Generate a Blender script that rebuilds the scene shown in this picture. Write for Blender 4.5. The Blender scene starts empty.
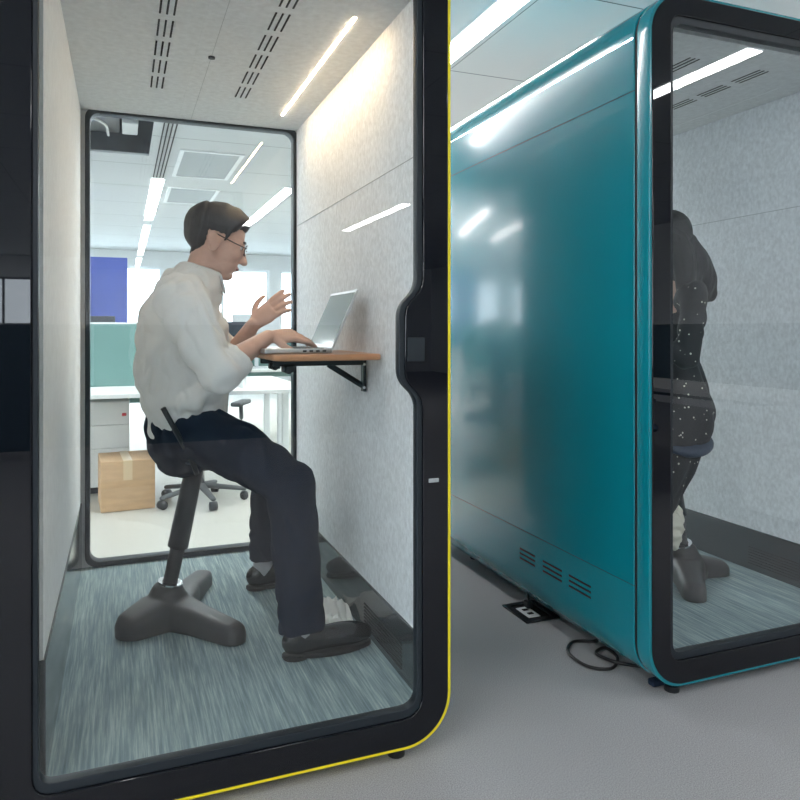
import bpy, bmesh, math, random
from mathutils import Vector, Matrix, noise
random.seed(7)
PI = math.pi
sc = bpy.context.scene
COL = sc.collection

# ------------------------------------------------------------------ camera, world, exposure
CAMZ = 1.17
YAW = math.radians(21.33)
FPX, HOR = 712.0, 330.0
cam = bpy.data.cameras.new('camera')
cam.sensor_fit = 'HORIZONTAL'
cam.sensor_width = 36.0
cam.lens = 36.0 * FPX / 800.0
cam.shift_y = -(400 - HOR) / 800.0
cam.clip_start = 0.05
cam.clip_end = 200
camo = bpy.data.objects.new('camera', cam)
camo.location = (0, 0, CAMZ)
camo.rotation_euler = (PI / 2, 0, -YAW)
COL.objects.link(camo)
sc.camera = camo

world = bpy.data.worlds.new('world')
sc.world = world
world.use_nodes = True
wn = world.node_tree
wn.nodes.clear()
w_out = wn.nodes.new('ShaderNodeOutputWorld')
w_bg = wn.nodes.new('ShaderNodeBackground')
w_bg.inputs['Color'].default_value = (0.90, 0.95, 1.0, 1)
w_bg.inputs['Strength'].default_value = 4.0
wn.links.new(w_bg.outputs[0], w_out.inputs[0])

BAR_POWER = 28.0        # ceiling light bars
STRIP_POWER = 60.0      # warm strip inside the booths
sc.view_settings.view_transform = 'Standard'
sc.view_settings.look = 'None'
sc.view_settings.gamma = 1.0
sc.view_settings.use_curve_mapping = False
sc.view_settings.exposure = 1.0
sc.cycles.use_denoising = True
sc.cycles.max_bounces = 10
sc.cycles.transparent_max_bounces = 24
sc.cycles.caustics_reflective = False
sc.cycles.caustics_refractive = False

FW = Vector((math.sin(YAW), math.cos(YAW), 0))
RT = Vector((math.cos(YAW), -math.sin(YAW), 0))


def P(px, py, y):
    """the point at depth y (metres along the booths) seen at a photo coordinate"""
    r = FW + RT * ((px - 400) / FPX)
    t = y / r.y
    return Vector((r.x * t, y, CAMZ + (HOR - py) / FPX * t))


# ------------------------------------------------------------------ materials
MATS = {}


def new_mat(name):
    m = bpy.data.materials.new(name)
    m.use_nodes = True
    m.node_tree.nodes.clear()
    MATS[name] = m
    return m, m.node_tree.nodes, m.node_tree.links


def principled(name, color, rough=0.5, metal=0.0, coat=0.0, spec=0.5, noise_amt=0.0, noise_scale=(20, 20, 20),
               bump=0.0, bump_scale=None, sheen=0.0, detail=4.0, emission=None, coat_rough=0.05):
    m, n, l = new_mat(name)
    out = n.new('ShaderNodeOutputMaterial')
    b = n.new('ShaderNodeBsdfPrincipled')
    l.new(b.outputs[0], out.inputs[0])
    b.inputs['Base Color'].default_value = (*color, 1)
    b.inputs['Roughness'].default_value = rough
    b.inputs['Metallic'].default_value = metal
    b.inputs['Coat Weight'].default_value = coat
    b.inputs['Coat Roughness'].default_value = coat_rough
    b.inputs['Specular IOR Level'].default_value = spec
    b.inputs['Sheen Weight'].default_value = sheen
    tc = n.new('ShaderNodeTexCoord')
    if noise_amt > 0:
        mp = n.new('ShaderNodeMapping')
        mp.inputs['Scale'].default_value = noise_scale
        nt = n.new('ShaderNodeTexNoise')
        nt.inputs['Scale'].default_value = 1.0
        nt.inputs['Detail'].default_value = detail
        cr = n.new('ShaderNodeValToRGB')
        cr.color_ramp.elements[0].position = 0.3
        cr.color_ramp.elements[1].position = 0.7
        lo = [max(0, c * (1 - noise_amt)) for c in color]
        hi = [min(1, c * (1 + noise_amt)) for c in color]
        cr.color_ramp.elements[0].color = (*lo, 1)
        cr.color_ramp.elements[1].color = (*hi, 1)
        l.new(tc.outputs['Object'], mp.inputs[0])
        l.new(mp.outputs[0], nt.inputs['Vector'])
        l.new(nt.outputs['Fac'], cr.inputs[0])
        l.new(cr.outputs[0], b.inputs['Base Color'])
    if bump > 0:
        nt2 = n.new('ShaderNodeTexNoise')
        nt2.inputs['Scale'].default_value = bump_scale or 200
        nt2.inputs['Detail'].default_value = 3
        bp = n.new('ShaderNodeBump')
        bp.inputs['Strength'].default_value = bump
        bp.inputs['Distance'].default_value = 0.002
        l.new(tc.outputs['Object'], nt2.inputs['Vector'])
        l.new(nt2.outputs['Fac'], bp.inputs['Height'])
        l.new(bp.outputs[0], b.inputs['Normal'])
    return m


def glass_mat(name, tint, ior):
    m, n, l = new_mat(name)
    out = n.new('ShaderNodeOutputMaterial')
    tr = n.new('ShaderNodeBsdfTransparent')
    tr.inputs[0].default_value = (*tint, 1)
    gl = n.new('ShaderNodeBsdfGlossy')
    gl.inputs['Roughness'].default_value = 0.0
    gl.inputs['Color'].default_value = (1, 1, 1, 1)
    fr = n.new('ShaderNodeFresnel')
    fr.inputs['IOR'].default_value = ior
    geo = n.new('ShaderNodeNewGeometry')
    inv = n.new('ShaderNodeMath')
    inv.operation = 'SUBTRACT'
    inv.inputs[0].default_value = 1.0
    l.new(geo.outputs['Backfacing'], inv.inputs[1])
    mul = n.new('ShaderNodeMath')
    mul.operation = 'MULTIPLY'
    l.new(fr.outputs[0], mul.inputs[0])
    l.new(inv.outputs[0], mul.inputs[1])
    mx = n.new('ShaderNodeMixShader')
    l.new(mul.outputs[0], mx.inputs[0])
    l.new(tr.outputs[0], mx.inputs[1])
    l.new(gl.outputs[0], mx.inputs[2])
    l.new(mx.outputs[0], out.inputs[0])
    return m


def emit_mat(name, color, strength):
    m, n, l = new_mat(name)
    out = n.new('ShaderNodeOutputMaterial')
    e = n.new('ShaderNodeEmission')
    e.inputs[0].default_value = (*color, 1)
    e.inputs[1].default_value = strength
    l.new(e.outputs[0], out.inputs[0])
    return m


M_glass = glass_mat('booth_glass', (0.965, 0.985, 0.985), 1.62)
M_wglass = glass_mat('window_glass', (0.95, 0.98, 1.0), 1.5)
M_screen = principled('divider_teal_glass', (0.17, 0.29, 0.275), 0.15, noise_amt=0.04, noise_scale=(3, 3, 3))
M_darkscreen = principled('divider_dark_teal', (0.02, 0.055, 0.065), 0.6)
M_yellow = principled('yellow_paint', (0.92, 0.78, 0.01), 0.4, coat=0.3)
M_teal = principled('teal_paint', (0.0, 0.20, 0.25), 0.24, coat=0.45, coat_rough=0.10, noise_amt=0.03, noise_scale=(2, 2, 2))
M_seam = principled('seam_black', (0.004, 0.004, 0.005), 0.7)
M_black = principled('black_glass_print', (0.003, 0.004, 0.007), 0.015, spec=0.50)
M_shellgrey = principled('charcoal_shell', (0.05, 0.055, 0.06), 0.4)
M_gasket = principled('dark_gasket', (0.016, 0.022, 0.028), 0.45, spec=0.3)
M_felt = principled('grey_felt', (0.75, 0.765, 0.79), 0.95, noise_amt=0.13, noise_scale=(75, 75, 55), bump=0.5,
                    bump_scale=260, sheen=0.1, detail=6)
M_feltwarm = principled('pale_felt', (0.80, 0.80, 0.79), 0.95, noise_amt=0.06, noise_scale=(60, 60, 45), bump=0.4,
                        bump_scale=260, detail=6)
M_feltceil = principled('ceiling_felt', (0.66, 0.68, 0.69), 0.95, noise_amt=0.08, noise_scale=(40, 40, 40), bump=0.4,
                        bump_scale=220, detail=6)
M_kick = principled('dark_gloss_panel', (0.035, 0.045, 0.05), 0.10, spec=0.7)
M_slot = principled('slot_black', (0.006, 0.006, 0.007), 0.9)
M_wood = principled('desk_wood', (0.50, 0.24, 0.12), 0.35, noise_amt=0.18, noise_scale=(4, 50, 50))
M_blackmetal = principled('black_metal', (0.012, 0.016, 0.02), 0.35)
M_stoolplastic = principled('charcoal_plastic', (0.055, 0.053, 0.055), 0.42, bump=0.15, bump_scale=400)
M_stoolseat = principled('dark_blue_seat', (0.035, 0.055, 0.095), 0.5)
M_chrome = principled('chrome', (0.75, 0.76, 0.78), 0.15, metal=1.0)
M_alu = principled('laptop_silver', (0.62, 0.63, 0.65), 0.3, metal=0.7)
M_lapscreen = principled('laptop_screen', (0.22, 0.27, 0.28), 0.08, spec=0.7)
M_keys = principled('keys_dark', (0.03, 0.03, 0.035), 0.6)
M_skin = principled('skin', (0.68, 0.43, 0.34), 0.5, noise_amt=0.06, noise_scale=(30, 30, 30), spec=0.3)
M_skin2 = principled('skin_pale', (0.64, 0.42, 0.33), 0.5, noise_amt=0.05, noise_scale=(30, 30, 30), spec=0.3)
M_hair = principled('black_hair', (0.022, 0.02, 0.022), 0.55, noise_amt=0.5, noise_scale=(180, 180, 30), bump=0.6, bump_scale=150)
M_shirt = principled('white_shirt', (0.80, 0.79, 0.77), 0.85, noise_amt=0.03, noise_scale=(8, 8, 8), bump=0.1, bump_scale=500)
M_blueshirt = principled('blue_shirt', (0.14, 0.22, 0.36), 0.85, noise_amt=0.08, noise_scale=(8, 8, 8))
M_trouser = principled('navy_trousers', (0.006, 0.012, 0.027), 0.9, noise_amt=0.05, noise_scale=(20, 20, 20), spec=0.2)
M_shoe = principled('black_leather', (0.008, 0.008, 0.009), 0.22, coat=0.3)
M_sole = principled('shoe_sole', (0.012, 0.012, 0.012), 0.6)
M_sock = principled('grey_sock', (0.42, 0.42, 0.44), 0.9)
M_boot = principled('grey_boot', (0.10, 0.095, 0.10), 0.6)
M_wire = principled('glasses_frame', (0.02, 0.015, 0.015), 0.3)
M_eyew = principled('eye_white', (0.8, 0.8, 0.8), 0.2)
M_iris = principled('eye_dark', (0.02, 0.012, 0.01), 0.2)
M_lip = principled('lips', (0.42, 0.17, 0.14), 0.5)
M_paper = principled('white_paper', (0.80, 0.80, 0.78), 0.8)
M_card = principled('cardboard', (0.52, 0.33, 0.18), 0.85, noise_amt=0.12, noise_scale=(6, 6, 30))
M_tape = principled('packing_tape', (0.62, 0.46, 0.28), 0.3)
M_deskwhite = principled('desk_white', (0.82, 0.82, 0.80), 0.4)
M_drawer = principled('pedestal_white', (0.80, 0.80, 0.79), 0.45)
M_red = principled('red_fob', (0.6, 0.02, 0.04), 0.5)
M_bluepanel = principled('blue_fabric_panel', (0.08, 0.12, 0.46), 0.85, noise_amt=0.1, noise_scale=(3, 3, 3))
M_chair = principled('chair_blue', (0.05, 0.085, 0.14), 0.75)
M_chairplastic = principled('chair_grey_plastic', (0.10, 0.105, 0.11), 0.5)
M_monitor = principled('monitor_dark', (0.03, 0.035, 0.045), 0.3)
M_monitorsilver = principled('monitor_silver', (0.60, 0.63, 0.66), 0.35)
M_wall = principled('wall_paint', (0.78, 0.80, 0.81), 0.9, noise_amt=0.02, noise_scale=(2, 2, 2))
M_frame = principled('window_frame_white', (0.75, 0.77, 0.78), 0.5)
M_framedark = principled('window_frame_dark', (0.03, 0.035, 0.045), 0.5)
M_blind = principled('blind_white', (0.80, 0.82, 0.83), 0.8)
M_void = principled('ceiling_void', (0.10, 0.12, 0.14), 0.8, noise_amt=0.3, noise_scale=(5, 5, 5))
M_duct = principled('duct_metal', (0.45, 0.46, 0.47), 0.4, metal=0.6)
M_grille = principled('grille_grey', (0.34, 0.37, 0.38), 0.6)
M_cable = principled('black_cable', (0.008, 0.008, 0.009), 0.45)
M_rod = principled('near_black', (0.008, 0.010, 0.013), 0.4)
M_bar = emit_mat('light_bar', (0.97, 0.99, 1.0), BAR_POWER)
M_strip = emit_mat('warm_strip', (1.0, 0.72, 0.44), STRIP_POWER)
M_fluff = principled('cream_fleece', (0.72, 0.68, 0.58), 0.95, bump=0.8, bump_scale=90)


def carpet_mat():
    m, n, l = new_mat('streaked_carpet')
    out = n.new('ShaderNodeOutputMaterial')
    b = n.new('ShaderNodeBsdfPrincipled')
    b.inputs['Roughness'].default_value = 0.9
    b.inputs['Specular IOR Level'].default_value = 0.25
    l.new(b.outputs[0], out.inputs[0])
    tc = n.new('ShaderNodeTexCoord')

    def nz(sx, sy, d):
        mp = n.new('ShaderNodeMapping')
        mp.inputs['Scale'].default_value = (sx, sy, 1)
        t = n.new('ShaderNodeTexNoise')
        t.inputs['Scale'].default_value = 1
        t.inputs['Detail'].default_value = d
        t.inputs['Roughness'].default_value = 0.65
        l.new(tc.outputs['Object'], mp.inputs[0])
        l.new(mp.outputs[0], t.inputs['Vector'])
        return t
    a = nz(150, 5, 5)
    c = nz(30, 2.0, 3)
    d = nz(2.2, 2.0, 2)
    cr = n.new('ShaderNodeValToRGB')
    e = cr.color_ramp.elements
    e[0].position = 0.30
    e[0].color = (0.10, 0.155, 0.175, 1)
    e[1].position = 0.78
    e[1].color = (0.78, 0.84, 0.80, 1)
    k = cr.color_ramp.elements.new(0.50)
    k.color = (0.255, 0.335, 0.355, 1)
    k = cr.color_ramp.elements.new(0.62)
    k.color = (0.43, 0.52, 0.52, 1)
    m1 = n.new('ShaderNodeMath')
    m1.operation = 'MULTIPLY_ADD'
    m1.inputs[1].default_value = 0.62
    l.new(a.outputs['Fac'], m1.inputs[0])
    m2 = n.new('ShaderNodeMath')
    m2.operation = 'MULTIPLY_ADD'
    m2.inputs[1].default_value = 0.30
    l.new(c.outputs['Fac'], m2.inputs[0])
    m3 = n.new('ShaderNodeMath')
    m3.operation = 'MULTIPLY'
    m3.inputs[1].default_value = 0.10
    l.new(d.outputs['Fac'], m3.inputs[0])
    l.new(m3.outputs[0], m2.inputs[2])
    l.new(m2.outputs[0], m1.inputs[2])
    l.new(m1.outputs[0], cr.inputs[0])
    l.new(cr.outputs[0], b.inputs['Base Color'])
    bp = n.new('ShaderNodeBump')
    bp.inputs['Strength'].default_value = 0.35
    bp.inputs['Distance'].default_value = 0.003
    l.new(a.outputs['Fac'], bp.inputs['Height'])
    l.new(bp.outputs[0], b.inputs['Normal'])
    return m


M_carpet = carpet_mat()
M_officecarpet = principled('office_carpet', (0.385, 0.38, 0.385), 0.95, noise_amt=0.30, noise_scale=(300, 300, 300),
                            bump=0.5, bump_scale=350, detail=3, spec=0.2)
M_vinyl = principled('pale_vinyl', (0.50, 0.48, 0.43), 0.45, noise_amt=0.03, noise_scale=(2, 2, 2))


def glitter_mat():
    m, n, l = new_mat('glitter_dress')
    out = n.new('ShaderNodeOutputMaterial')
    b = n.new('ShaderNodeBsdfPrincipled')
    b.inputs['Roughness'].default_value = 0.7
    l.new(b.outputs[0], out.inputs[0])
    tc = n.new('ShaderNodeTexCoord')
    v = n.new('ShaderNodeTexVoronoi')
    v.inputs['Scale'].default_value = 38
    l.new(tc.outputs['Object'], v.inputs['Vector'])
    cr = n.new('ShaderNodeValToRGB')
    cr.color_ramp.elements[0].position = 0.13
    cr.color_ramp.elements[0].color = (0.62, 0.60, 0.52, 1)
    cr.color_ramp.elements[1].position = 0.17
    cr.color_ramp.elements[1].color = (0.022, 0.022, 0.026, 1)
    l.new(v.outputs['Distance'], cr.inputs[0])
    l.new(cr.outputs[0], b.inputs['Base Color'])
    return m


M_dress = glitter_mat()


def ceiling_mat():
    m, n, l = new_mat('ceiling_tiles')
    out = n.new('ShaderNodeOutputMaterial')
    b = n.new('ShaderNodeBsdfPrincipled')
    b.inputs['Roughness'].default_value = 0.75
    l.new(b.outputs[0], out.inputs[0])
    tc = n.new('ShaderNodeTexCoord')
    sp = n.new('ShaderNodeSeparateXYZ')
    l.new(tc.outputs['Object'], sp.inputs[0])

    def line(sock, period, offset, width):
        a = n.new('ShaderNodeMath')
        a.operation = 'SUBTRACT'
        a.inputs[1].default_value = offset
        l.new(sock, a.inputs[0])
        w = n.new('ShaderNodeMath')
        w.operation = 'PINGPONG'
        w.inputs[1].default_value = period / 2
        l.new(a.outputs[0], w.inputs[0])
        c = n.new('ShaderNodeMath')
        c.operation = 'LESS_THAN'
        c.inputs[1].default_value = width
        l.new(w.outputs[0], c.inputs[0])
        return c
    ly = line(sp.outputs['Y'], 1.2, 3.1, 0.005)
    lx = line(sp.outputs['X'], 1.6, 1.91 + 0.12, 0.003)
    mx = n.new('ShaderNodeMath')
    mx.operation = 'MAXIMUM'
    l.new(ly.outputs[0], mx.inputs[0])
    l.new(lx.outputs[0], mx.inputs[1])
    mc = n.new('ShaderNodeMix')
    mc.data_type = 'RGBA'
    mc.inputs['A'].default_value = (0.52, 0.545, 0.555, 1)
    mc.inputs['B'].default_value = (0.10, 0.12, 0.13, 1)
    l.new(mx.outputs[0], mc.inputs['Factor'])
    l.new(mc.outputs['Result'], b.inputs['Base Color'])
    return m


M_ceiling = ceiling_mat()

# ------------------------------------------------------------------ mesh helpers
OFF = {}


def empty(name, loc, label=None, cat=None, group=None):
    o = bpy.data.objects.new(name, None)
    o.empty_display_size = 0.1
    o.location = loc
    COL.objects.link(o)
    OFF[o.name] = Vector(loc)
    if label:
        o['label'] = label
    if cat:
        o['category'] = cat
    if group:
        o['group'] = group
    return o


def tag(o, label, cat, group=None, kind=None):
    o['label'] = label
    o['category'] = cat
    if group:
        o['group'] = group
    if kind:
        o['kind'] = kind
    return o


def link(name, me, mat, parent=None, smooth=False, label=None, origin=None):
    """link a world-space mesh as one object; its origin is its parent's base, or the given origin"""
    if parent is not None:
        off = OFF[parent.name]
        me.transform(Matrix.Translation(-off))
    elif origin is not None:
        off = Vector(origin)
        me.transform(Matrix.Translation(-off))
    else:
        off = Vector((0, 0, 0))
    if mat is not None:
        me.materials.append(mat)
    if smooth:
        me.polygons.foreach_set('use_smooth', [True] * len(me.polygons))
    o = bpy.data.objects.new(name, me)
    COL.objects.link(o)
    if parent is not None:
        o.parent = parent
    elif origin is not None:
        o.location = off
    OFF[o.name] = off
    if label:
        o['label'] = label
    return o


class MB:
    def __init__(s):
        s.bm = bmesh.new()

    def box(s, x0, x1, y0, y1, z0, z1, bevel=0.0, seg=2, rot=None):
        r = bmesh.ops.create_cube(s.bm, size=1.0)
        vs = r['verts']
        c = Vector(((x0 + x1) / 2, (y0 + y1) / 2, (z0 + z1) / 2))
        for v in vs:
            v.co = Vector((v.co.x * abs(x1 - x0), v.co.y * abs(y1 - y0), v.co.z * abs(z1 - z0)))
        if bevel > 0:
            es = list({e for v in vs for e in v.link_edges})
            rb = bmesh.ops.bevel(s.bm, geom=es, offset=bevel, segments=seg, affect='EDGES', profile=0.5)
            vs = list({v for f in rb['faces'] for v in f.verts} | {v for v in vs if v.is_valid})
        for v in vs:
            co = v.co
            if rot is not None:
                co = rot @ co
            v.co = co + c
        return s

    def ellipsoid(s, c, ax, ay, az, rx, ry, rz, seg=24):
        r = bmesh.ops.create_uvsphere(s.bm, u_segments=seg, v_segments=seg // 2, radius=1)
        for v in r['verts']:
            v.co = Vector(c) + ax * (v.co.x * rx) + ay * (v.co.y * ry) + az * (v.co.z * rz)
        return s

    def loft(s, pts, radii, up=(0, 0, 1), seg=20, cap=True, power=2.0):
        """tube through pts; radii = (side, up) half widths per point"""
        pts = [Vector(p) for p in pts]
        rings = []
        up = Vector(up)
        n = len(pts)
        for i, p in enumerate(pts):
            if i == 0:
                t = pts[1] - pts[0]
            elif i == n - 1:
                t = pts[-1] - pts[-2]
            else:
                t = (pts[i + 1] - p).normalized() + (p - pts[i - 1]).normalized()
            t.normalize()
            side = t.cross(up)
            if side.length < 1e-4:
                side = t.cross(Vector((0, 1, 0)))
            side.normalize()
            u2 = side.cross(t).normalized()
            ra, rb = radii[i] if isinstance(radii[i], (tuple, list)) else (radii[i], radii[i])
            ring = []
            for k in range(seg):
                a = 2 * PI * k / seg
                ca, sa = math.cos(a), math.sin(a)
                ex = 2.0 / power
                ca = math.copysign(abs(ca) ** ex, ca)
                sa = math.copysign(abs(sa) ** ex, sa)
                ring.append(s.bm.verts.new(p + side * (ra * ca) + u2 * (rb * sa)))
            rings.append(ring)
        for a, b in zip(rings[:-1], rings[1:]):
            for k in range(seg):
                s.bm.faces.new((a[k], a[(k + 1) % seg], b[(k + 1) % seg], b[k]))
        if cap:
            s.bm.faces.new(list(reversed(rings[0])))
            s.bm.faces.new(rings[-1])
        return s

    def cyl(s, p0, p1, r, seg=20, r1=None):
        p0, p1 = Vector(p0), Vector(p1)
        up = (0, 0, 1) if abs((p1 - p0).normalized().z) < 0.95 else (0, 1, 0)
        return s.loft([p0, p1], [r, r if r1 is None else r1], up=up, seg=seg)

    def limb(s, pts, radii, sub=5, seg=20, up=(0, 0, 1), flat=False, power=2.0):
        """smooth loft with rounded ends (Catmull-Rom through the joints)"""
        pts = [Vector(p) for p in pts]
        rr = [Vector((r, r)) if not isinstance(r, (tuple, list)) else Vector(r) for r in radii]
        P4 = [pts[0] * 2 - pts[1]] + pts + [pts[-1] * 2 - pts[-2]]
        R4 = [rr[0]] + rr + [rr[-1]]
        op, orr = [], []

        def cr(a, b, c, d, t):
            return 0.5 * ((2 * b) + (c - a) * t + (2 * a - 5 * b + 4 * c - d) * t * t + (3 * b - a - 3 * c + d) * t ** 3)
        for i in range(len(pts) - 1):
            for k in range(sub):
                t = k / sub
                op.append(cr(P4[i], P4[i + 1], P4[i + 2], P4[i + 3], t))
                orr.append(R4[i + 1] * (1 - t) + R4[i + 2] * t)
        op.append(pts[-1])
        orr.append(rr[-1])
        # rounded ends
        d0 = (op[0] - op[1]).normalized()
        d1 = (op[-1] - op[-2]).normalized()
        a0, a1 = max(orr[0]), max(orr[-1])
        pre = [(op[0] + d0 * a0 * math.sin(q), orr[0] * math.cos(q)) for q in (1.35, 0.95, 0.5)]
        post = [] if flat else [(op[-1] + d1 * a1 * math.sin(q), orr[-1] * math.cos(q)) for q in (0.5, 0.95, 1.35)]
        op = [p for p, _ in pre] + op + [p for p, _ in post]
        orr = [r for _, r in pre] + orr + [r for _, r in post]
        return s.loft(op, [tuple(r) for r in orr], seg=seg, up=up, power=power)

    def mesh(s, name='m', normals=True):
        if normals:
            bmesh.ops.recalc_face_normals(s.bm, faces=s.bm.faces[:])
        me = bpy.data.meshes.new(name)
        s.bm.to_mesh(me)
        s.bm.free()
        return me

    def link(s, name, mat, parent=None, smooth=False, label=None, origin=None):
        me = s.mesh(name)
        return link(name, me, mat, parent, smooth, label, origin)


def tube(pts, r, seg=12, closed=False, sub=8):
    """smooth cable"""
    mb = MB()
    pts = [Vector(p) for p in pts]
    ext = [pts[0] * 2 - pts[1]] + pts + [pts[-1] * 2 - pts[-2]]
    op = []
    for i in range(len(pts) - 1):
        a, b, c, d = ext[i:i + 4]
        for k in range(sub):
            t = k / sub
            op.append(0.5 * ((2 * b) + (c - a) * t + (2 * a - 5 * b + 4 * c - d) * t * t + (3 * b - a - 3 * c + d) * t ** 3))
    op.append(pts[-1])
    mb.loft(op, [r] * len(op), seg=seg)
    return mb


def baked(me, mods):
    """run modifiers on a mesh and return the result"""
    o = bpy.data.objects.new('tmp', me)
    COL.objects.link(o)
    for typ, kw in mods:
        m = o.modifiers.new('m', typ)
        for k, v in kw.items():
            setattr(m, k, v)
    dg = bpy.context.evaluated_depsgraph_get()
    dg.update()
    res = bpy.data.meshes.new_from_object(o.evaluated_get(dg), depsgraph=dg)
    bpy.data.objects.remove(o)
    bpy.data.meshes.remove(me)
    return res


def voxel(mb, size, smooth=6, fac=0.5):
    return baked(mb.mesh('v'), [('REMESH', dict(mode='VOXEL', voxel_size=size)),
                                ('SMOOTH', dict(iterations=smooth, factor=fac))])


def folds(me, amp, freq, stretch=(1, 1, 1), seed=0):
    """cloth wrinkles along the normals"""
    me.update()
    ns = [v.normal.copy() for v in me.vertices]
    for v, nn in zip(me.vertices, ns):
        q = Vector((v.co.x * stretch[0], v.co.y * stretch[1], v.co.z * stretch[2])) * freq + Vector((seed, seed * 2.3, 0))
        v.co += nn * (amp * (noise.noise(q) + 0.5 * noise.noise(q * 2.1)))
    return me


def rrect(x0, x1, z0, z1, r, seg=10):
    pts = []
    for cx, cz, a0 in ((x1 - r, z1 - r, 0), (x0 + r, z1 - r, PI / 2), (x0 + r, z0 + r, PI), (x1 - r, z0 + r, 1.5 * PI)):
        for k in range(seg + 1):
            a = a0 + (PI / 2) * k / seg
            pts.append((cx + r * math.cos(a), cz + r * math.sin(a)))
    return pts


def rounded_poly(pts, r, seg=5):
    """round the corners of a polygon"""
    out = []
    n = len(pts)
    for i in range(n):
        p = Vector(pts[i])
        a = Vector(pts[i - 1])
        b = Vector(pts[(i + 1) % n])
        da, db = (a - p), (b - p)
        rr = r[i] if isinstance(r, (list, tuple)) else r
        k = min(rr, da.length * 0.45, db.length * 0.45)
        pa, pb = p + da.normalized() * k, p + db.normalized() * k
        for j in range(seg + 1):
            t = j / seg
            q = pa * (1 - t) ** 2 + p * 2 * t * (1 - t) + pb * t * t
            out.append((q.x, q.y))
    return out


def plate(loops, depth, bevel=0.0):
    """flat shape with holes (XY curve), centred on its own plane; returns mesh"""
    cu = bpy.data.curves.new('c', 'CURVE')
    cu.dimensions = '2D'
    cu.fill_mode = 'BOTH'
    cu.extrude = max(depth / 2 - bevel, 0)
    cu.bevel_depth = bevel
    cu.bevel_resolution = 2
    cu.offset = -bevel
    for lp in loops:
        s = cu.splines.new('POLY')
        s.points.add(len(lp) - 1)
        for p, c in zip(s.points, lp):
            p.co = (c[0], c[1], 0, 1)
        s.use_cyclic_u = True
    o = bpy.data.objects.new('c', cu)
    COL.objects.link(o)
    dg = bpy.context.evaluated_depsgraph_get()
    dg.update()
    me = bpy.data.meshes.new_from_object(o.evaluated_get(dg), depsgraph=dg)
    bpy.data.objects.remove(o)
    bpy.data.curves.remove(cu)
    return me


def plate_xz(loops, y0, y1, bevel=0.0):
    me = plate(loops, abs(y1 - y0), bevel)
    yc = (y0 + y1) / 2
    for v in me.vertices:
        x, y, z = v.co
        v.co = (x, yc + z, y)
    me.flip_normals()
    return me


def plate_xy(loops, z0, z1, bevel=0.0):
    me = plate(loops, abs(z1 - z0), bevel)
    me.transform(Matrix.Translation((0, 0, (z0 + z1) / 2)))
    return me


def plate_yz(loops, x0, x1, bevel=0.0):
    me = plate(loops, abs(x1 - x0), bevel)
    xc = (x0 + x1) / 2
    for v in me.vertices:
        x, y, z = v.co
        v.co = (xc + z, x, y)
    return me


def R4(x0, x1, y0, y1):
    return [(x0, y0), (x1, y0), (x1, y1), (x0, y1)]


def copy_tree(o, parent=None):
    c = o.copy()
    COL.objects.link(c)
    OFF[c.name] = OFF[o.name].copy()
    if parent is not None:
        c.parent = parent
    for ch in [k for k in bpy.data.objects if k.parent == o]:
        copy_tree(ch, c)
    return c


def structure(o):
    o['kind'] = 'structure'
    return o


# ------------------------------------------------------------------ the office room
XL, XR, YF, YB, CH = -6.4, 8.2, -15.0, 16.5, 2.9
structure(MB().box(XL, XR, YF, 3.95, -0.1, 0).link('floor', M_officecarpet))
structure(MB().box(XL, XR, 3.95, YB, -0.1, 0).link('floor_vinyl', M_vinyl)).name = 'floor'
OPX0, OPX1, OPY0, OPY1 = -1.15, 0.25, 5.0, 7.5
me = plate_xy([R4(XL, XR, YF, YB), R4(OPX0, OPX1, OPY0, OPY1)], CH, CH + 0.02)
structure(link('ceiling', me, M_ceiling))


def windowed_wall(name, along, pos, thick, lo, hi, wins, z0, z1, frame_mat, blind=0.0, first=1):
    """wall with window openings; along 'x' or 'y'; wins = [(a, b)]"""
    loops = [R4(lo, hi, 0, CH)] + [R4(a, b, z0, z1) for a, b in wins]
    f = plate_xz if along == 'x' else plate_yz
    structure(link(name, f(loops, pos, pos + thick), M_wall))
    k = first
    for a, b in wins:
        outer = R4(a, b, z0, z1)
        mid = (a + b) / 2
        h1 = R4(a + .05, mid - .025, z0 + .05, z1 - .05)
        h2 = R4(mid + .025, b - .05, z0 + .05, z1 - .05)
        w = structure(link('window_%d' % k, f([outer, h1, h2], pos + thick * .3, pos + thick * .6), frame_mat))
        link('window_pane', f([R4(a + .04, b - .04, z0 + .04, z1 - .04)], pos + thick * .42, pos + thick * .46), M_wglass, w)
        if blind > 0:
            bb = MB()
            z = z1 - 0.03
            while z > z1 - blind:
                if along == 'x':
                    bb.box(a + .03, b - .03, pos - .05, pos - .01, z - .004, z, 0)
                else:
                    bb.box(pos - .05, pos - .01, a + .03, b - .03, z - .004, z, 0)
                z -= 0.045
            bb.link('window_blind', M_blind, w)
        k += 1
    return k


nb = windowed_wall('wall_back', 'x', YB, 0.2, XL, XR, [(-6.0 + i * 2.36, -6.0 + i * 2.36 + 2.1) for i in range(6)], 0.85, 2.55, M_frame, 0.5)
nf = windowed_wall('wall_front', 'x', YF - 0.2, 0.2, XL, XR, [(-3.2, -1.9)], 0.75, 2.4, M_framedark, 0, nb)
nl = windowed_wall('wall_left', 'y', XL - 0.2, 0.2, YF, YB, [(-12, -9), (-6, -3), (-1, 2.2), (5.5, 8.3), (9.2, 12.0), (12.6, 15.6)], 0.55, 2.45, M_framedark, 0, nf)
structure(MB().box(XR, XR + 0.2, YF, YB, 0, CH).link('wall_right', M_wall))

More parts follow.
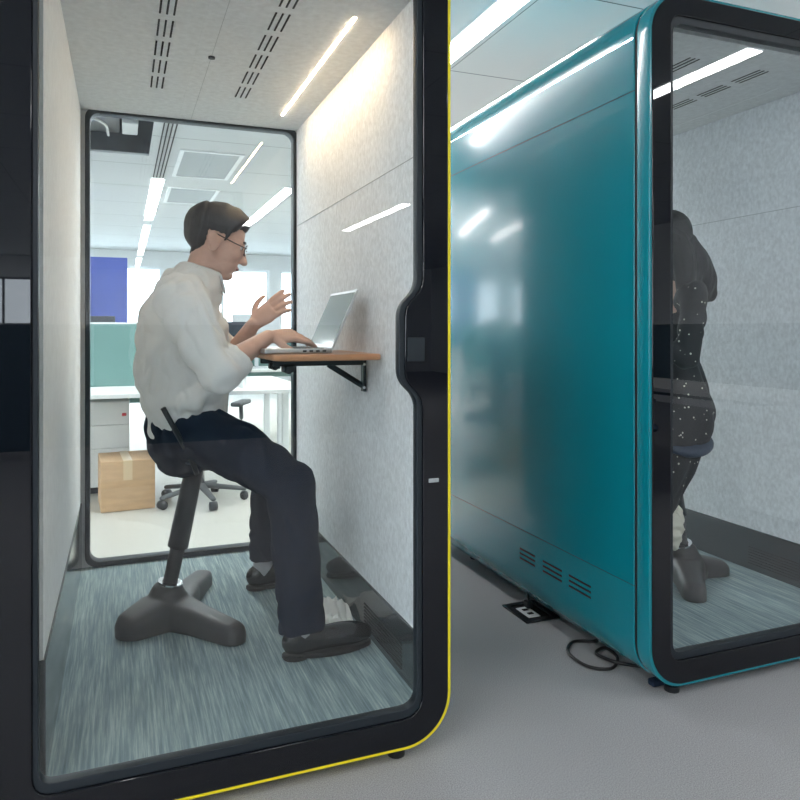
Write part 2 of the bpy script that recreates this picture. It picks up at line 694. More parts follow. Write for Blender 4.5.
# exposed services above the opened ceiling
t = MB()
t.box(OPX0 - .3, OPX1 + .3, OPY0 - .3, OPY1 + .3, CH + .7, CH + .75)
t.box(OPX0 - .3, OPX0 - .25, OPY0 - .3, OPY1 + .3, CH + .021, CH + .7)
t.box(OPX1 + .25, OPX1 + .3, OPY0 - .3, OPY1 + .3, CH + .021, CH + .7)
t.box(OPX0 - .3, OPX1 + .3, OPY0 - .3, OPY0 - .25, CH + .021, CH + .7)
t.box(OPX0 - .3, OPX1 + .3, OPY1 + .25, OPY1 + .3, CH + .021, CH + .7)
structure(t.link('ceiling_void', M_void)).name = 'trim_1'
d = empty('ceiling_duct', (-.2, 6.9, CH + .2), 'grey metal air duct with white conduit in the opened ceiling bay', 'duct')
MB().box(-.72, -.02, 6.3, 7.6, CH + .22, CH + .5, .02).link('duct_body', M_duct, d)
tube([(-.75, 6.6, CH + .16), (-.35, 6.75, CH + .14), (-.15, 6.95, CH + .13), (-.12, 7.3, CH + .12)], .012).link('conduit', M_deskwhite, d, True)
MB().box(.0, .14, 6.9, 7.3, CH + .14, CH + .36, .01).link('junction_box', M_frame, d)

# ceiling light bars: rows across the office, segments along it
g = 'linear light bars set in the office ceiling'
ROWS = [-4.49, -2.89, -1.29, .385, 1.91, 3.62, 5.11, 6.71]
SEGS = [-13.9, -8.3, -2.55, 2.9, 8.55]
bar0 = None
ROWN = {-4.49: 'furthest left row', -2.89: 'second row from the left', -1.29: 'third row from the left', .385: 'fourth row from the left',
        1.91: 'fifth row from the left', 3.62: 'sixth row from the left', 5.11: 'seventh row from the left', 6.71: 'row by the right wall'}
SEGN = {-13.9: 'furthest behind the camera', -8.3: 'midway behind the camera', -2.55: 'just behind the camera',
        2.9: 'nearest over the booths', 8.55: 'beyond the booths'}
for r in ROWS:
    for s in SEGS:
        if (s == 2.9 and r == -1.29) or (s == -2.55 and r in (.385, 1.91, 5.11, 6.71)) or (s == -8.3 and r in (-1.29, 5.11, 6.71)) or (s == -13.9 and (r > 1 or r == -1.29)):
            continue
        if bar0 is None:
            bar0 = empty('ceiling_light', (0, 0, CH), 'x', 'light', g)
            MB().box(-.08, .08, 0, 2.87, CH - .008, CH).link('light_housing', M_frame, bar0)
            MB().box(-.062, .062, .02, 2.85, CH - .014, CH - .008).link('light_diffuser', M_bar, bar0)
            b = bar0
        else:
            b = copy_tree(bar0)
        b.location = (r, s, CH)
        b['label'] = 'white light bar in the %s, %s' % (ROWN[r], SEGN[s])
# slot diffuser and ceiling panels seen over the man
o = MB()
for i in range(4):
    o.box(.325 + i * .034, .336 + i * .034, 5.85, 8.5, CH - .006, CH + .001)
tag(o.link('air_diffuser', M_slot), 'four thin black air slots running along the ceiling to a light bar', 'air vent')
for (yy, ln, lab) in ((7.1, 1.25, 'grey square ceiling grille panel, the nearer of two'), (9.0, 1.1, 'grey square ceiling grille panel, the farther of two')):
    e = empty('ceiling_grille', (.82, yy, CH), lab, 'ceiling panel', 'grey grille panels in the ceiling')
    me = plate_xy([R4(.52, 1.13, yy, yy + ln), R4(.56, 1.09, yy + .04, yy + ln - .04)], CH - .012, CH)
    link('grille_frame', me, M_frame, e)
    MB().box(.56, 1.09, yy + .04, yy + ln - .04, CH - .006, CH - .001).link('grille_panel', M_grille, e)

# ------------------------------------------------------------------ the booths
BW = 1.115
FY, BY = 1.78, 3.46


def booth(X0, paint, shell_paint, label, left_felt, left_kick, lit):
    root = empty('office_booth', (X0 + BW / 2, FY, 0), label, 'booth')
    X1 = X0 + BW
    zb, zt, rad = .04, 2.24, .135
    outer = rrect(X0, X1, zb, zt, rad, 14)
    inner_shell = rrect(X0 + .022, X1 - .022, zb + .022, zt - .022, rad - .02, 14)
    # front rim band, seam, body shell
    rim = link('front_rim', plate_xz([outer, inner_shell], FY - .002, FY + .055, .003), paint, root)
    sm = [(x + (X0 + BW / 2 - x) * .006, z + (1.14 - z) * .004) for x, z in outer]
    link('shell_seam', plate_xz([sm, inner_shell], FY + .055, FY + .068), M_seam, root)
    sh = link('shell', plate_xz([outer, inner_shell], FY + .068, BY + .09, .003), shell_paint, root)
    for side in (0, 1):
        xs = X0 if side == 0 else X1
        s = -1 if side == 0 else 1
        MB().box(xs - .0008, xs + .0008, FY + .066, BY + .088, 1.9345, 1.9365).link('panel_joint', M_seam, sh)
        MB().box(xs - .0015, xs + .0015, FY + .072, BY + .085, 2.102, 2.107).link('highlight_line', M_chrome, sh)  # thin chrome strip added to give the bright highlight along the roof crease
        MB().box(xs - .0008, xs + .0008, FY + .066, BY + .088, .3515, .3530).link('panel_joint', M_seam, sh)
    # vent slots on the left side
    for (a, b) in ((2.434, 2.549), (2.249, 2.377), (2.073, 2.204)):
        v = MB()
        for z in (.272, .253, .234):
            v.box(X0 - .001, X0 + .002, a, b, z - .0035, z + .0035)
        v.link('vent_slots', M_slot, sh)
    # back panel frame with rounded opening and glass
    bo = rrect(X0 + .024, X1 - .024, zb + .024, zt - .024, rad - .022, 14)
    bi = rrect(X0 + .117, X1 - .038, .112, 2.165, .05, 8)
    bi2 = rrect(X0 + .117 + .020, X1 - .040 - .020, .135, 2.140, .045, 8)
    link('back_panel', plate_xz([bo, bi], BY + .01, BY + .06), M_feltwarm, root)
    bd = link('back_window_frame', plate_xz([bi, bi2], BY - .012, BY + .05, .003), M_gasket, root)
    link('back_glass', plate_xz([rrect(X0 + .12, X1 - .045, .12, 2.16, .05, 8)], BY + .015, BY + .023), M_glass, bd)
    # linings
    xl, xr = X0 + .10, X0 + 1.07
    MB().box(X0 + .022, xl - .001, FY + .07, BY + .01, left_kick, 2.15).link('left_lining', left_felt, root)
    rl = MB().box(xr, X1 - .022, FY + .07, BY + .01, .29, 2.15).link('right_lining', M_felt, root)
    MB().box(xr - .0015, xr, FY + .08, BY, 1.678, 1.680).link('lining_joint', M_grille, rl)
    MB().box(X0 + .06, xl + .004, FY + .07, BY + .01, .10, left_kick - .002, .002).link('left_kick_panel', M_kick, root)
    kp = MB().box(xr - .006, xr + .005, FY + .07, BY + .01, .11, .288, .002).link('right_kick_panel', M_kick, root)
    v = MB()
    for k in range(7):
        v.box(xr - .008, xr - .0055, 2.02, 2.38, .135 + k * .012, .139 + k * .012)
    v.link('kick_vent', M_slot, kp)
    cl = MB().box(X0 + .06, xr + .005, FY + .07, BY + .01, 2.15, 2.165).link('ceiling_lining', M_feltceil, root)
    for xc in (X0 + .40, X0 + .735):
        slots = MB()
        for k in range(6):
            y1 = 3.04 - k * .18
            if y1 - .135 < FY + .1:
                continue
            for j in (-1, 0, 1):
                slots.box(xc + j * .021 - .003, xc + j * .021 + .003, y1 - .135, y1, 2.1485, 2.151)
        slots.link('ceiling_vent', M_slot, cl)
    MB().box(X0 + .568, X0 + .5695, FY + .07, BY, 2.1492, 2.151).link('ceiling_joint', M_grille, cl)
    MB().cyl((X0 + .57, 2.626, 2.144), (X0 + .57, 2.626, 2.151), .012).link('sensor', M_rod, cl)
    MB().box(X0 + .946, X0 + .956, 2.13, 3.22, 2.148, 2.151, .001).link('light_strip', M_strip if lit else M_frame, root)
    MB().box(X0 + .09, xr - .004, FY + .035, BY + .01, .085, .11).link('booth_floor', M_carpet, root)
    # front door: black printed frame, gasket, glass, lock
    fo = rrect(X0 + .010, X1 - .010, zb + .010, zt - .010, rad - .009, 14)
    l, r = X0 + .095, X0 + 1.014
    notch = [(l, .148), (r, .148), (r, .985), (r - .052, 1.035), (r - .052, 1.232), (r, 1.285), (r, 2.14), (l, 2.14)]
    fi = rounded_poly(notch, [.035, .045, .03, .03, .03, .03, .035, .035])
    g_out = rounded_poly([(l - .012, .125), (r + .016, .125), (r + .016, .985), (r - .036, 1.035), (r - .036, 1.232), (r + .016, 1.285),
                          (r + .016, 2.165), (l - .012, 2.165)], [.045, .06, .03, .03, .03, .03, .045, .045])
    door = link('door_frame', plate_xz([fo, g_out], FY - .006, FY + .03, .003), M_black, root)
    link('door_gasket', plate_xz([g_out, fi], FY - .001, FY + .028, .002), M_gasket, door)
    link('door_glass', plate_xz([fi], FY + .010, FY + .018), M_glass, door)
    MB().box(r + .032, r + .062, FY - .009, FY - .004, .755, .766, .001).link('lock_plate', M_grille, door)
    MB().box(r - .03, r + .02, FY - .010, FY - .004, 1.085, 1.150, .002).link('door_handle', M_gasket, door)
    # feet
    for (fx, fy) in ((X0 + .14, FY + .055), (X1 - .14, FY + .055), (X0 + .16, BY - .2), (X1 - .16, BY - .2)):
        f = MB()
        f.cyl((fx, fy, 0), (fx, fy, .018), .024)
        f.cyl((fx, fy, .018), (fx, fy, .046), .011)
        f.link('foot', M_rod, root)
    return root


left_booth = booth(-.27, M_yellow, M_shellgrey, 'near glass-fronted booth with yellow edge around the seated man', M_feltwarm, .40, True)
right_booth = booth(1.525, M_teal, M_teal, 'teal glass-fronted booth standing right of the yellow-edged one', M_felt, .29, False)

# ------------------------------------------------------------------ folding shelf and laptop
sh = empty('wall_shelf', (.80, 2.4, 1.08), 'small wooden shelf bracketed to the grey felt booth wall', 'shelf')
top = rounded_poly([(.44, 2.18), (.792, 2.18), (.792, 2.66), (.44, 2.66)], [.05, .03, .01, .03])
link('shelf_top', plate_xy([top], 1.072, 1.092, .006), M_wood, sh)
for yb in (2.37, 2.60):
    b = MB()
    if yb < 2.5:
        b.box(.783, .7945, yb - .016, yb + .016, .955, 1.072, .002)
    b.box(.47, .79, yb - .010, yb + .010, 1.048, 1.072, .002)
    if yb < 2.5:
        b.loft([(.785, yb, .975), (.66, yb, 1.052)], [(.008, .010)] * 2, seg=4)
    b.box(.50, .54, yb - .014, yb + .014, 1.028, 1.052, .003)
    b.cyl((.52, yb - .02, 1.035), (.52, yb + .02, 1.035), .012)
    br = b.link('bracket', M_blackmetal, sh)
    for zz in (1.05, .97) if yb < 2.5 else ():
        MB().cyl((.785, yb - .02, zz), (.785, yb - .015, zz), .005).link('bracket_screw', M_chrome, br)

lp = empty('laptop', (.53, 2.43, 1.092), 'open silver laptop on the small wooden wall shelf', 'laptop')
MB().box(.425, .65, 2.28, 2.60, 1.0935, 1.109, .004).link('laptop_base', M_alu, lp)
kb = MB()
for i in range(12):
    for j in range(5):
        kb.box(.53 + j * .020, .547 + j * .020, 2.300 + i * .0235, 2.320 + i * .0235, 1.1088, 1.1104)
kb.link('keyboard', M_keys, lp)
pt = MB()
for i in range(4):
    pt.box(.55 + i * .022, .562 + i * .022, 2.2785, 2.281, 1.098, 1.104)
pt.link('side_ports', M_keys, lp)
ang = math.radians(24)
uu = Vector((math.sin(ang), 0, math.cos(ang)))
nn = Vector((-math.cos(ang), 0, math.sin(ang)))


def lid_mesh(y0, y1, a, b, n0, n1):
    mb = MB()
    base = Vector((.648, 0, 1.110))
    vs = []
    for n_ in (n0, n1):
        for (y, u) in ((y0, a), (y1, a), (y1, b), (y0, b)):
            vs.append(mb.bm.verts.new(base + Vector((0, y, 0)) + uu * u + nn * n_))
    for f in ((0, 1, 2, 3), (4, 5, 6, 7), (0, 1, 5, 4), (1, 2, 6, 5), (2, 3, 7, 6), (3, 0, 4, 7)):
        mb.bm.faces.new([vs[i] for i in f])
    return mb


lid = lid_mesh(2.28, 2.60, 0, .215, -.006, 0).link('laptop_lid', M_alu, lp)
lid_mesh(2.290, 2.590, .012, .205, 0, .0012).link('laptop_screen', M_lapscreen, lid)

# ------------------------------------------------------------------ perch stool
EX, EY, EZ = Vector((1, 0, 0)), Vector((0, 1, 0)), Vector((0, 0, 1))


def perch_stool(loc, label, lobes, lean, hz=.70):
    cx, cy = loc
    root = empty('perch_stool', (cx, cy, .11), label, 'stool')
    C0 = Vector((cx, cy, 0))
    b = MB()
    for (dx, dy, ra, hh) in lobes:
        e = C0 + Vector((dx, dy, .125))
        b.limb([C0 + Vector((0, 0, .135)), C0 + Vector((dx * .5, dy * .5, .130)), e],
               [(.085, .070), (ra * 1.2, hh * 1.25), (ra, hh)], seg=28, power=3.4)
    b.limb([C0 + Vector((0, 0, .14)), C0 + Vector((-.012, 0, .20))], [(.095, .095), (.066, .066)], seg=24, up=(1, 0, 0))
    me = voxel(b, .006, 4)
    for v in me.vertices:
        if v.co.z < .112:
            v.co.z = .112
    link('base', me, M_stoolplastic, root, True)
    top = C0 + Vector((lean, -.05, hz))
    bot = C0 + Vector((-.012, 0, .20))
    ax = (top - bot).normalized()
    r = MB()
    r.cyl(bot + ax * .052, bot + ax * .058, .043, 28)
    r.link('collar_ring', M_chrome, root, False)
    MB().cyl(bot, bot + ax * .24, .026, 24).link('lower_column', M_rod, root, True)
    MB().cyl(bot + ax * .19, top, .037, 24, .033).link('upper_column', M_blackmetal, root, True)
    s = MB()
    sc_ = C0 + Vector((lean + .01, -.05, hz + .035))
    s.ellipsoid(sc_, EX, EY, EZ, .175, .17, .042, 32)
    me = voxel(s, .008, 6)
    for v in me.vertices:
        dx, dy = v.co.x - sc_.x, v.co.y - sc_.y
        v.co.z += dx * dx * 1.2 + (.02 if dx < -.12 else 0) * abs(dx) - dy * dy * .5
    link('seat', me, M_stoolseat, root, True)
    m = MB()
    m.box(top.x - .05, top.x + .05, top.y - .05, top.y + .05, hz - .035, hz + .005, .012)
    m.link('tilt_housing', M_rod, root)
    return root, top


stool, st_top = perch_stool((.165, 2.72), 'charcoal three-footed perch stool under the seated man',
                            ((-.120, -.070, .070, .068), (.185, -.255, .044, .050), (.145, .335, .042, .048)), .085)
stool2, _t = perch_stool((2.27, 2.42), 'charcoal perch stool under the woman in the teal booth',
                         ((-.17, -.23, .046, .050), (.14, -.04, .046, .050), (-.05, .25, .046, .050)), -.14, .655)
tube([P(197, 474, 2.50), P(189, 455, 2.47), P(163, 408, 2.44)], .009, sub=3).link('height_lever', M_rod, stool, True)


# ------------------------------------------------------------------ people
def add_head(mb, c, f, u, k=1.0):
    s = u.cross(f).normalized()          # towards the figure's left
    f, u = f.normalized(), u.normalized()

    def E(a, b, h, ra, rb, rh, seg=28):
        mb.ellipsoid(c + f * a * k + s * b * k + u * h * k, f, s, u, ra * k, rb * k, rh * k, seg)
    E(-.012, 0, .035, .096, .076, .090)
    E(.028, 0, -.005, .066, .064, .085)
    E(.030, 0, -.050, .055, .050, .058)
    E(.055, 0, -.092, .026, .027, .019)
    E(.015, .028, -.068, .045, .022, .030)
    E(.015, -.028, -.068, .045, .022, .030)
    E(.072, 0, .022, .018, .045, .012)          # brow
    E(.056, .035, -.022, .030, .022, .022)       # cheeks
    E(.056, -.035, -.022, .030, .022, .022)
    for i in range(7):                           # nose
        t = i / 6
        E(.082 + .020 * t, 0, .010 - .045 * t, .009 + .005 * t, .007 + .006 * t, .011, 12)
    E(.096, .010, -.036, .009, .008, .007, 12)
    E(.096, -.010, -.036, .009, .008, .007, 12)
    E(.080, 0, -.059, .011, .022, .0055, 16)     # lips
    E(.078, 0, -.069, .011, .019, .006, 16)
    for sg in (1, -1):                           # ears
        E(-.008, sg * .078, -.008, .019, .009, .032, 16)
        E(-.016, sg * .089, .002, .015, .006, .025, 16)
    return s


def head_extras(root, c, f, u, k=1.0):
    s = u.cross(f).normalized()
    for sg in (1, -1):
        p = c + (f * .073 + s * (sg * .031) + u * .004) * k
        e = MB().ellipsoid(p, f, s, u, .0125 * k, .0125 * k, .009 * k, 16).link('eye', M_eyew, root, True)
        MB().ellipsoid(p + f * .009 * k, f, s, u, .0045 * k, .006 * k, .006 * k, 12).link('iris', M_iris, e, True)
        MB().ellipsoid(c + (f * .086 + s * (sg * .031) + u * .026) * k, f, s, u, .006 * k, .021 * k, .004 * k, 12).link('eyebrow', M_hair, root, True)
    MB().ellipsoid(c + (f * .086 - u * .0635) * k, f, s, u, .0075 * k, .021 * k, .0065 * k, 16).link('lips', M_lip, root, True)


def hair_from(me, c, f, u, region, thick):
    """grow a hair cap on the head's own surface"""
    s = u.cross(f).normalized()
    bm = bmesh.new()
    bm.from_mesh(me)
    bm.normal_update()
    vals = {}
    for v in bm.verts:
        d = v.co - c
        a, b, h = d.dot(f), d.dot(s), d.dot(u)
        vals[v] = region(a, b, h) if d.length < .17 else -1
    bmesh.ops.delete(bm, geom=[v for v in bm.verts if vals[v] < 0], context='VERTS')
    inner = {}
    mv = []
    for v in bm.verts:
        w = min(1.0, vals[v] / .026)
        d = v.co - c
        nz_ = noise.noise(Vector((d.dot(f) * 35, d.dot(s) * 35, d.dot(u) * 12)))
        mv.append((v, v.co + v.normal * (.002 + w * (thick(d.dot(f), d.dot(s), d.dot(u)) + .004 * nz_))))
    for v, co in mv:
        v.co = co
    m2 = bpy.data.meshes.new('hair')
    bm.to_mesh(m2)
    bm.free()
    return baked(m2, [('SOLIDIFY', dict(thickness=.006, offset=-1.0)), ('SMOOTH', dict(iterations=2, factor=.4))])


def add_hand(mb, wrist, d, n, side, curl=0.35, spread=1.0, k=1.0):
    """d: towards the fingers, n: back-of-hand normal, side: +1/-1 which side the thumb leaves"""
    d, n = d.normalized(), n.normalized()
    s = d.cross(n).normalized() * side
    n = s.cross(d).normalized() * side
    mb.loft([wrist - d * .01, wrist + d * .02 * k, wrist + d * .06 * k, wrist + d * .092 * k],
            [(.024 * k, .019 * k), (.029 * k, .017 * k), (.039 * k, .015 * k), (.038 * k, .012 * k)], up=n, seg=16)
    lens = [(.026, .042, .026, .021), (.009, .046, .029, .022), (-.009, .043, .027, .021), (-.027, .034, .021, .018)]
    for i, (off, a, b, c_) in enumerate(lens):
        p = wrist + d * (.086 - .004 * abs(i - 1)) * k + s * off * k
        dd = (d + s * off * 4.0 * spread).normalized()
        pts = [p - dd * .03 * k, p]
        ang = curl * (0.7 + .25 * i)
        cur = dd
        ax = s
        for j, L in enumerate((a, b, c_)):
            cur = (Matrix.Rotation(-ang * (1, 1.1, .7)[j] * side * (1 if True else 1), 3, ax) @ cur)
            # bend towards the palm
            if cur.dot(n) > dd.dot(n) + 1e-6:
                cur = cur - n * 2 * (cur.dot(n) - dd.dot(n))
                cur.normalize()
            pts.append(pts[-1] + cur * L * k)
        mb.limb(pts, [.0100 * k, .0104 * k, .0098 * k, .0092 * k, .0082 * k], sub=3, seg=10, up=tuple(n))
    p0 = wrist + d * .022 * k + s * .018 * k
    t1 = p0 + (d * .55 + s * .75 - n * .25).normalized() * .042 * k
    t2 = t1 + (d * .85 + s * .45 - n * .25).normalized() * .034 * k
    t3 = t2 + (d * .97 + s * .10 - n * .25).normalized() * .026 * k
    mb.limb([p0, t1, t2, t3], [.014 * k, .0115 * k, .010 * k, .0075 * k], sub=3, seg=10, up=tuple(n))


def shoe(root, heel, toe_dir, length, mat, sole_mat, h=.060):
    """heel: floor point under the heel"""
    d = Vector(toe_dir).normalized()
    s = d.cross(EZ).normalized()
    k = length / .30
    b = MB()
    rows = [(.024, .032, .052, .052), (.050, .036, .056, .056), (.08, .038, .060, .055), (.13, .040, .050, .042),
            (.18, .048, .052, .042), (.225, .050, .048, .040), (.250, .044, .044, .036), (.268, .034, .040, .030)]
    pts = [heel + d * r[0] * k + EZ * (r[2] * .5 + .027) for r in rows]
    b.limb(pts, [(r[1] * k, r[3] * .66 + .009) for r in rows], sub=3, seg=20)
    b.limb([heel + d * .035 * k + EZ * .05, heel + d * .045 * k + EZ * (h + .012)], [(.036 * k, .046 * k), (.034 * k, .044 * k)], up=tuple(d), seg=20)
    me = voxel(b, .005, 6)
    for v in me.vertices:
        v.co.z = max(v.co.z, heel.z + .018)
    o = link('shoe', me, mat, root, True)
    out = []
    for t in range(28):
        a = 2 * PI * t / 28
        x = .140 + .160 * math.cos(a)
        w = .043 + .011 * math.sin((x - .02) / .30 * PI * 1.1 - .6)
        y = w * math.sin(a) * (1.0 if abs(math.cos(a)) < .8 else 1.05)
        p = heel + d * x * k + s * y * k
        out.append((p.x, p.y))
    me = plate_xy([out], heel.z + .004, heel.z + .020, .003)
    link('shoe_sole', me, sole_mat, o)
    hb = MB()
    hb.loft([heel + d * .028 * k + EZ * .0005, heel + d * .028 * k + EZ * .012], [(.036, .042), (.036, .042)], up=tuple(d), seg=20)
    hb.link('shoe_heel', sole_mat, o)
    return o


# --- the seated man, in profile, facing the shelf
man = empty('person', (.30, 2.62, .11),
            'man in white shirt, glasses and navy trousers perched on a stool facing the laptop', 'person')
hc = P(217, 244, 2.54)
hf = Vector((.955, -.10, -.28)).normalized()
hu = Vector((.28, 0, .96))
hu = (hu - hf * hu.dot(hf)).normalized()
HK = 1.03
shR, shL = P(183, 303, 2.37), P(188, 301, 2.73)
elR, elL = P(216, 372, 2.31), P(226, 366, 2.80)
wrR, wrL = P(268, 337, 2.40), P(253, 325, 2.64)
hipR, hipL = P(190, 428, 2.54), P(192, 426, 2.74)
knR, knL = P(291, 484, 2.32), P(270, 468, 2.88)
anR, anL = P(303, 637, 2.27), P(263, 566, 2.93)
neck = P(204, 274, 2.54)
chest = P(187, 318, 2.55)
waist = P(186, 372, 2.62)
pelv = P(186, 422, 2.65)

b = MB()
hs = add_head(b, hc, hf, hu, HK)
b.limb([chest + EZ * .05, P(200, 276, 2.54), hc - hu * .04 - hf * .02], [(.062, .062), (.053, .056), (.052, .056)], up=(1, 0, 0))
b.limb([pelv, waist, chest, chest + EZ * .06 + EX * .01], [(.13, .11), (.12, .10), (.14, .11), (.12, .085)], up=(1, 0, 0), seg=28)
for (a, e, w) in ((shR, elR, wrR), (shL, elL, wrL)):
    b.limb([a, (a + e) / 2, e], [.052, .047, .042])
    b.limb([e, e.lerp(w, .35), w], [.042, .041, (.027, .024)])
add_hand(b, wrR, Vector((.97, .12, .06)), Vector((-.05, -.55, .83)), 1, .30)
add_hand(b, wrL, Vector((.70, -.15, .62)), Vector((-.45, -.85, .20)), -1, .22)
for (h, kn, an) in ((hipR, knR, anR), (hipL, knL, anL)):
    b.limb([h, h.lerp(kn, .5), kn], [.082, .075, .055])
    b.limb([kn, kn.lerp(an, .35), an], [.055, .050, .022])
body_me = voxel(b, .0040, 3, .35)


LINE = [(-.14, -.080), (-.088, -.074), (-.036, -.024), (-.028, .018), (.014, .024), (.018, .006), (.026, .010), (.036, .036), (.060, .060), (.14, .066)]


def short_region(a, b_, h):
    if abs(b_) > .05 and -.034 < a < .017 and h < .026:
        return -1
    for (a0, h0), (a1, h1) in zip(LINE[:-1], LINE[1:]):
        if a0 <= a <= a1:
            return h - (h0 + (h1 - h0) * (a - a0) / (a1 - a0))
    return -1


def short_thick(a, b_, h):
    up = min(1, max(0, (h - .02) / .06))
    return .003 + .013 * up + .014 * up * min(1, max(0, (a - .01) / .05)) + (.006 if a < -.06 else 0) * min(1, max(0, (h + .04) / .04))


hm = hair_from(body_me, hc, hf, hu, lambda a, b_, h: short_region(a / HK, b_ / HK, h / HK), short_thick)
mbody = link('body', body_me, M_skin, man, True)
link('hair', hm, M_hair, man, True)
head_extras(man, hc, hf, hu, HK)
gs = MB()
for sg in (1, -1):
    cc = hc + (hf * .098 + hs * (sg * .033) + hu * .002) * HK
    ring = [cc + hs * (.025 * math.cos(q)) + hu * (.018 * math.sin(q)) - hf * (.006 * abs(math.cos(q))) for q in [2 * PI * i / 20 for i in range(21)]]
    gs.loft(ring, [.0018] * 21, seg=8, up=tuple(hf))
    gs.loft([cc + hs * (sg * .025) + hu * .004, hc + (hf * .05 + hs * sg * .076 + hu * .010) * HK, hc + (-hf * .008 + hs * (sg * .083) + hu * .020) * HK],
            [.0019] * 3, seg=8)
gs.loft([hc + (hf * .100 + hs * .009 + hu * .006) * HK, hc + (hf * .100 - hs * .009 + hu * .006) * HK], [.0018] * 2, seg=8)
gs.link('glasses', M_wire, man, True)

# shirt: loose, sleeves rolled below the elbow, tail over the hips


def wrinkle(me, amp, freq, stretch, seed):
    me.update()
    ns = [v.normal.copy() for v in me.vertices]
    for v, nn in zip(me.vertices, ns):
        q = Vector((v.co.x * stretch[0], v.co.y * stretch[1], v.co.z * stretch[2])) * freq + Vector((seed, seed * 2.3, 0))
        w = noise.noise(q * .5 + Vector((9, 3, 1)))
        v.co += nn * (amp * (abs(noise.noise(q + Vector((w, w, w)) * 1.5)) * 1.6 - .35 + .4 * noise.noise(q * .35)))


b = MB()
b.limb([P(187, 404, 2.65), P(184, 376, 2.62), P(184, 340, 2.59), P(185, 315, 2.56), P(190, 298, 2.55)],
       [(.200, .150), (.185, .155), (.195, .155), (.195, .145), (.130, .105)], up=(1, 0, 0), seg=36)
b.limb([P(190, 303, 2.55), P(199, 283, 2.54), P(202, 277, 2.54)], [(.115, .095), (.070, .070), (.060, .064)], up=(1, 0, 0), flat=True)
for (a, e, w) in ((shR, elR, wrR), (shL, elL, wrL)):
    c_ = Vector((a.x + .02, 2.55, a.z + .02))
    b.limb([c_.lerp(a, .35), a, a.lerp(e, .5), e], [.080, .084, .074, .062])
    b.limb([e, e.lerp(w, .22), e.lerp(w, .42)], [.062, .058, .053], flat=True)
b.limb([P(190, 398, 2.50), P(214, 386, 2.48), P(228, 380, 2.48)], [(.08, .06), (.07, .035), (.03, .018)])
me = voxel(b, .0065, 5)
wrinkle(me, .017, 13, (1, 1, .6), 3)
shirt = link('shirt', me, M_shirt, man, True)
b = MB()
ringp = [P(204, 274, 2.54) + EX * (.060 * math.cos(q)) + EY * (.064 * math.sin(q)) + EZ * (-.018 * math.cos(q)) for q in [2 * PI * i / 24 for i in range(25)]]
b.loft(ringp, [(.004, .018)] * 25, seg=8)
for sg in (-1, 1):
    q0 = P(204, 274, 2.54) + Vector((.050, sg * .030, -.018))
    b.loft([q0 + EZ * .010, q0 + Vector((.012, sg * .004, -.030)), q0 + Vector((.016, sg * .010, -.052))], [(.024, .005), (.018, .005), (.003, .003)], up=(1, 0, 0), seg=10)
b.link('collar', M_shirt, shirt, True)

# trousers
b = MB()
b.limb([P(184, 428, 2.65), P(186, 404, 2.65)], [(.175, .135), (.160, .130)], up=(1, 0, 0), seg=30)
b.limb([hipR, hipR.lerp(knR, .5) + EZ * .012, knR], [(.095, .105), (.092, .100), (.078, .078)])
b.limb([knR, knR.lerp(anR, .5), anR + EZ * .020], [(.078, .080), (.072, .080), (.062, .078)], up=(1, 0, 0), flat=True)
b.limb([hipL, hipL.lerp(knL, .5), knL], [(.095, .10), (.088, .09), (.074, .074)])
b.limb([knL, knL.lerp(anL, .5), anL + EZ * .030], [(.070, .074), (.066, .068), (.056, .060)], up=(1, 0, 0), flat=True)
me = voxel(b, .0065, 5)
wrinkle(me, .012, 11, (1, 1, .7), 8)
link('trousers', me, M_trouser, man, True)
for an in (anR, anL):
    b = MB()
    b.limb([Vector((an.x, an.y, .17)), Vector((an.x, an.y, .27))], [(.031, .039), (.034, .043)], up=(1, 0, 0))
    b.link('sock', M_sock, man, True)
shoe(man, Vector((anR.x - .050, anR.y, .11)), (1, .02, 0), .285, M_shoe, M_sole)
shoe(man, Vector((anL.x - .050, anL.y, .11)), (1, .06, 0), .285, M_shoe, M_sole)


# --- the woman standing in the teal booth, half hidden by the door frame
wx, wy = 2.185, 2.40
wom = empty('person', (wx, wy, .11),
            'woman with long dark hair in a speckled black dress perched inside the teal booth', 'person')
W0 = Vector((wx, wy, .11))
hf2 = Vector((-.86, .40, -.20)).normalized()
hu2 = (Vector((-.15, -.08, 1)) - hf2 * Vector((-.15, -.08, 1)).dot(hf2)).normalized()
hc2 = W0 + Vector((-.055, -.01, 1.43))
b = MB()
add_head(b, hc2, hf2, hu2, .94)
b.limb([W0 + Vector((.01, 0, 1.20)), hc2 - hu2 * .05 - hf2 * .02], [.048, .044], up=(1, 0, 0))
b.limb([W0 + EZ * .80, W0 + EZ * .97, W0 + EZ * 1.13, W0 + EZ * 1.20], [(.12, .09), (.10, .075), (.12, .09), (.11, .06)], up=(1, 0, 0), seg=24)
f2 = Vector((-.93, .20, 0)).normalized()
s2 = EZ.cross(f2).normalized()
shs = [W0 + s2 * (sg * .155) + EZ * 1.19 for sg in (1, -1)]
els = [W0 + s2 * (.19) + EZ * .95 + f2 * .05, W0 - s2 * .19 + EZ * .95 + f2 * .05]
wrs = [W0 + s2 * .10 + f2 * .21 + EZ * 1.01, W0 - s2 * .06 + f2 * .20 + EZ * 1.03]
for a, e, w in zip(shs, els, wrs):
    b.limb([a, e], [.040, .034])
    b.limb([e, w], [.034, .022])
add_hand(b, wrs[0], f2 + EZ * .25 - s2 * .4, EZ - f2 * .2, -1, .4, k=.9)
add_hand(b, wrs[1], f2 + EZ * .2 + s2 * .4, EZ - f2 * .2, 1, .4, k=.9)
wkn = [W0 + s2 * (sg * .09) + Vector((-.34, .02, .52)) for sg in (1, -1)]
wan = [W0 + s2 * (sg * .11) + Vector((-.40, .02, .07)) for sg in (1, -1)]
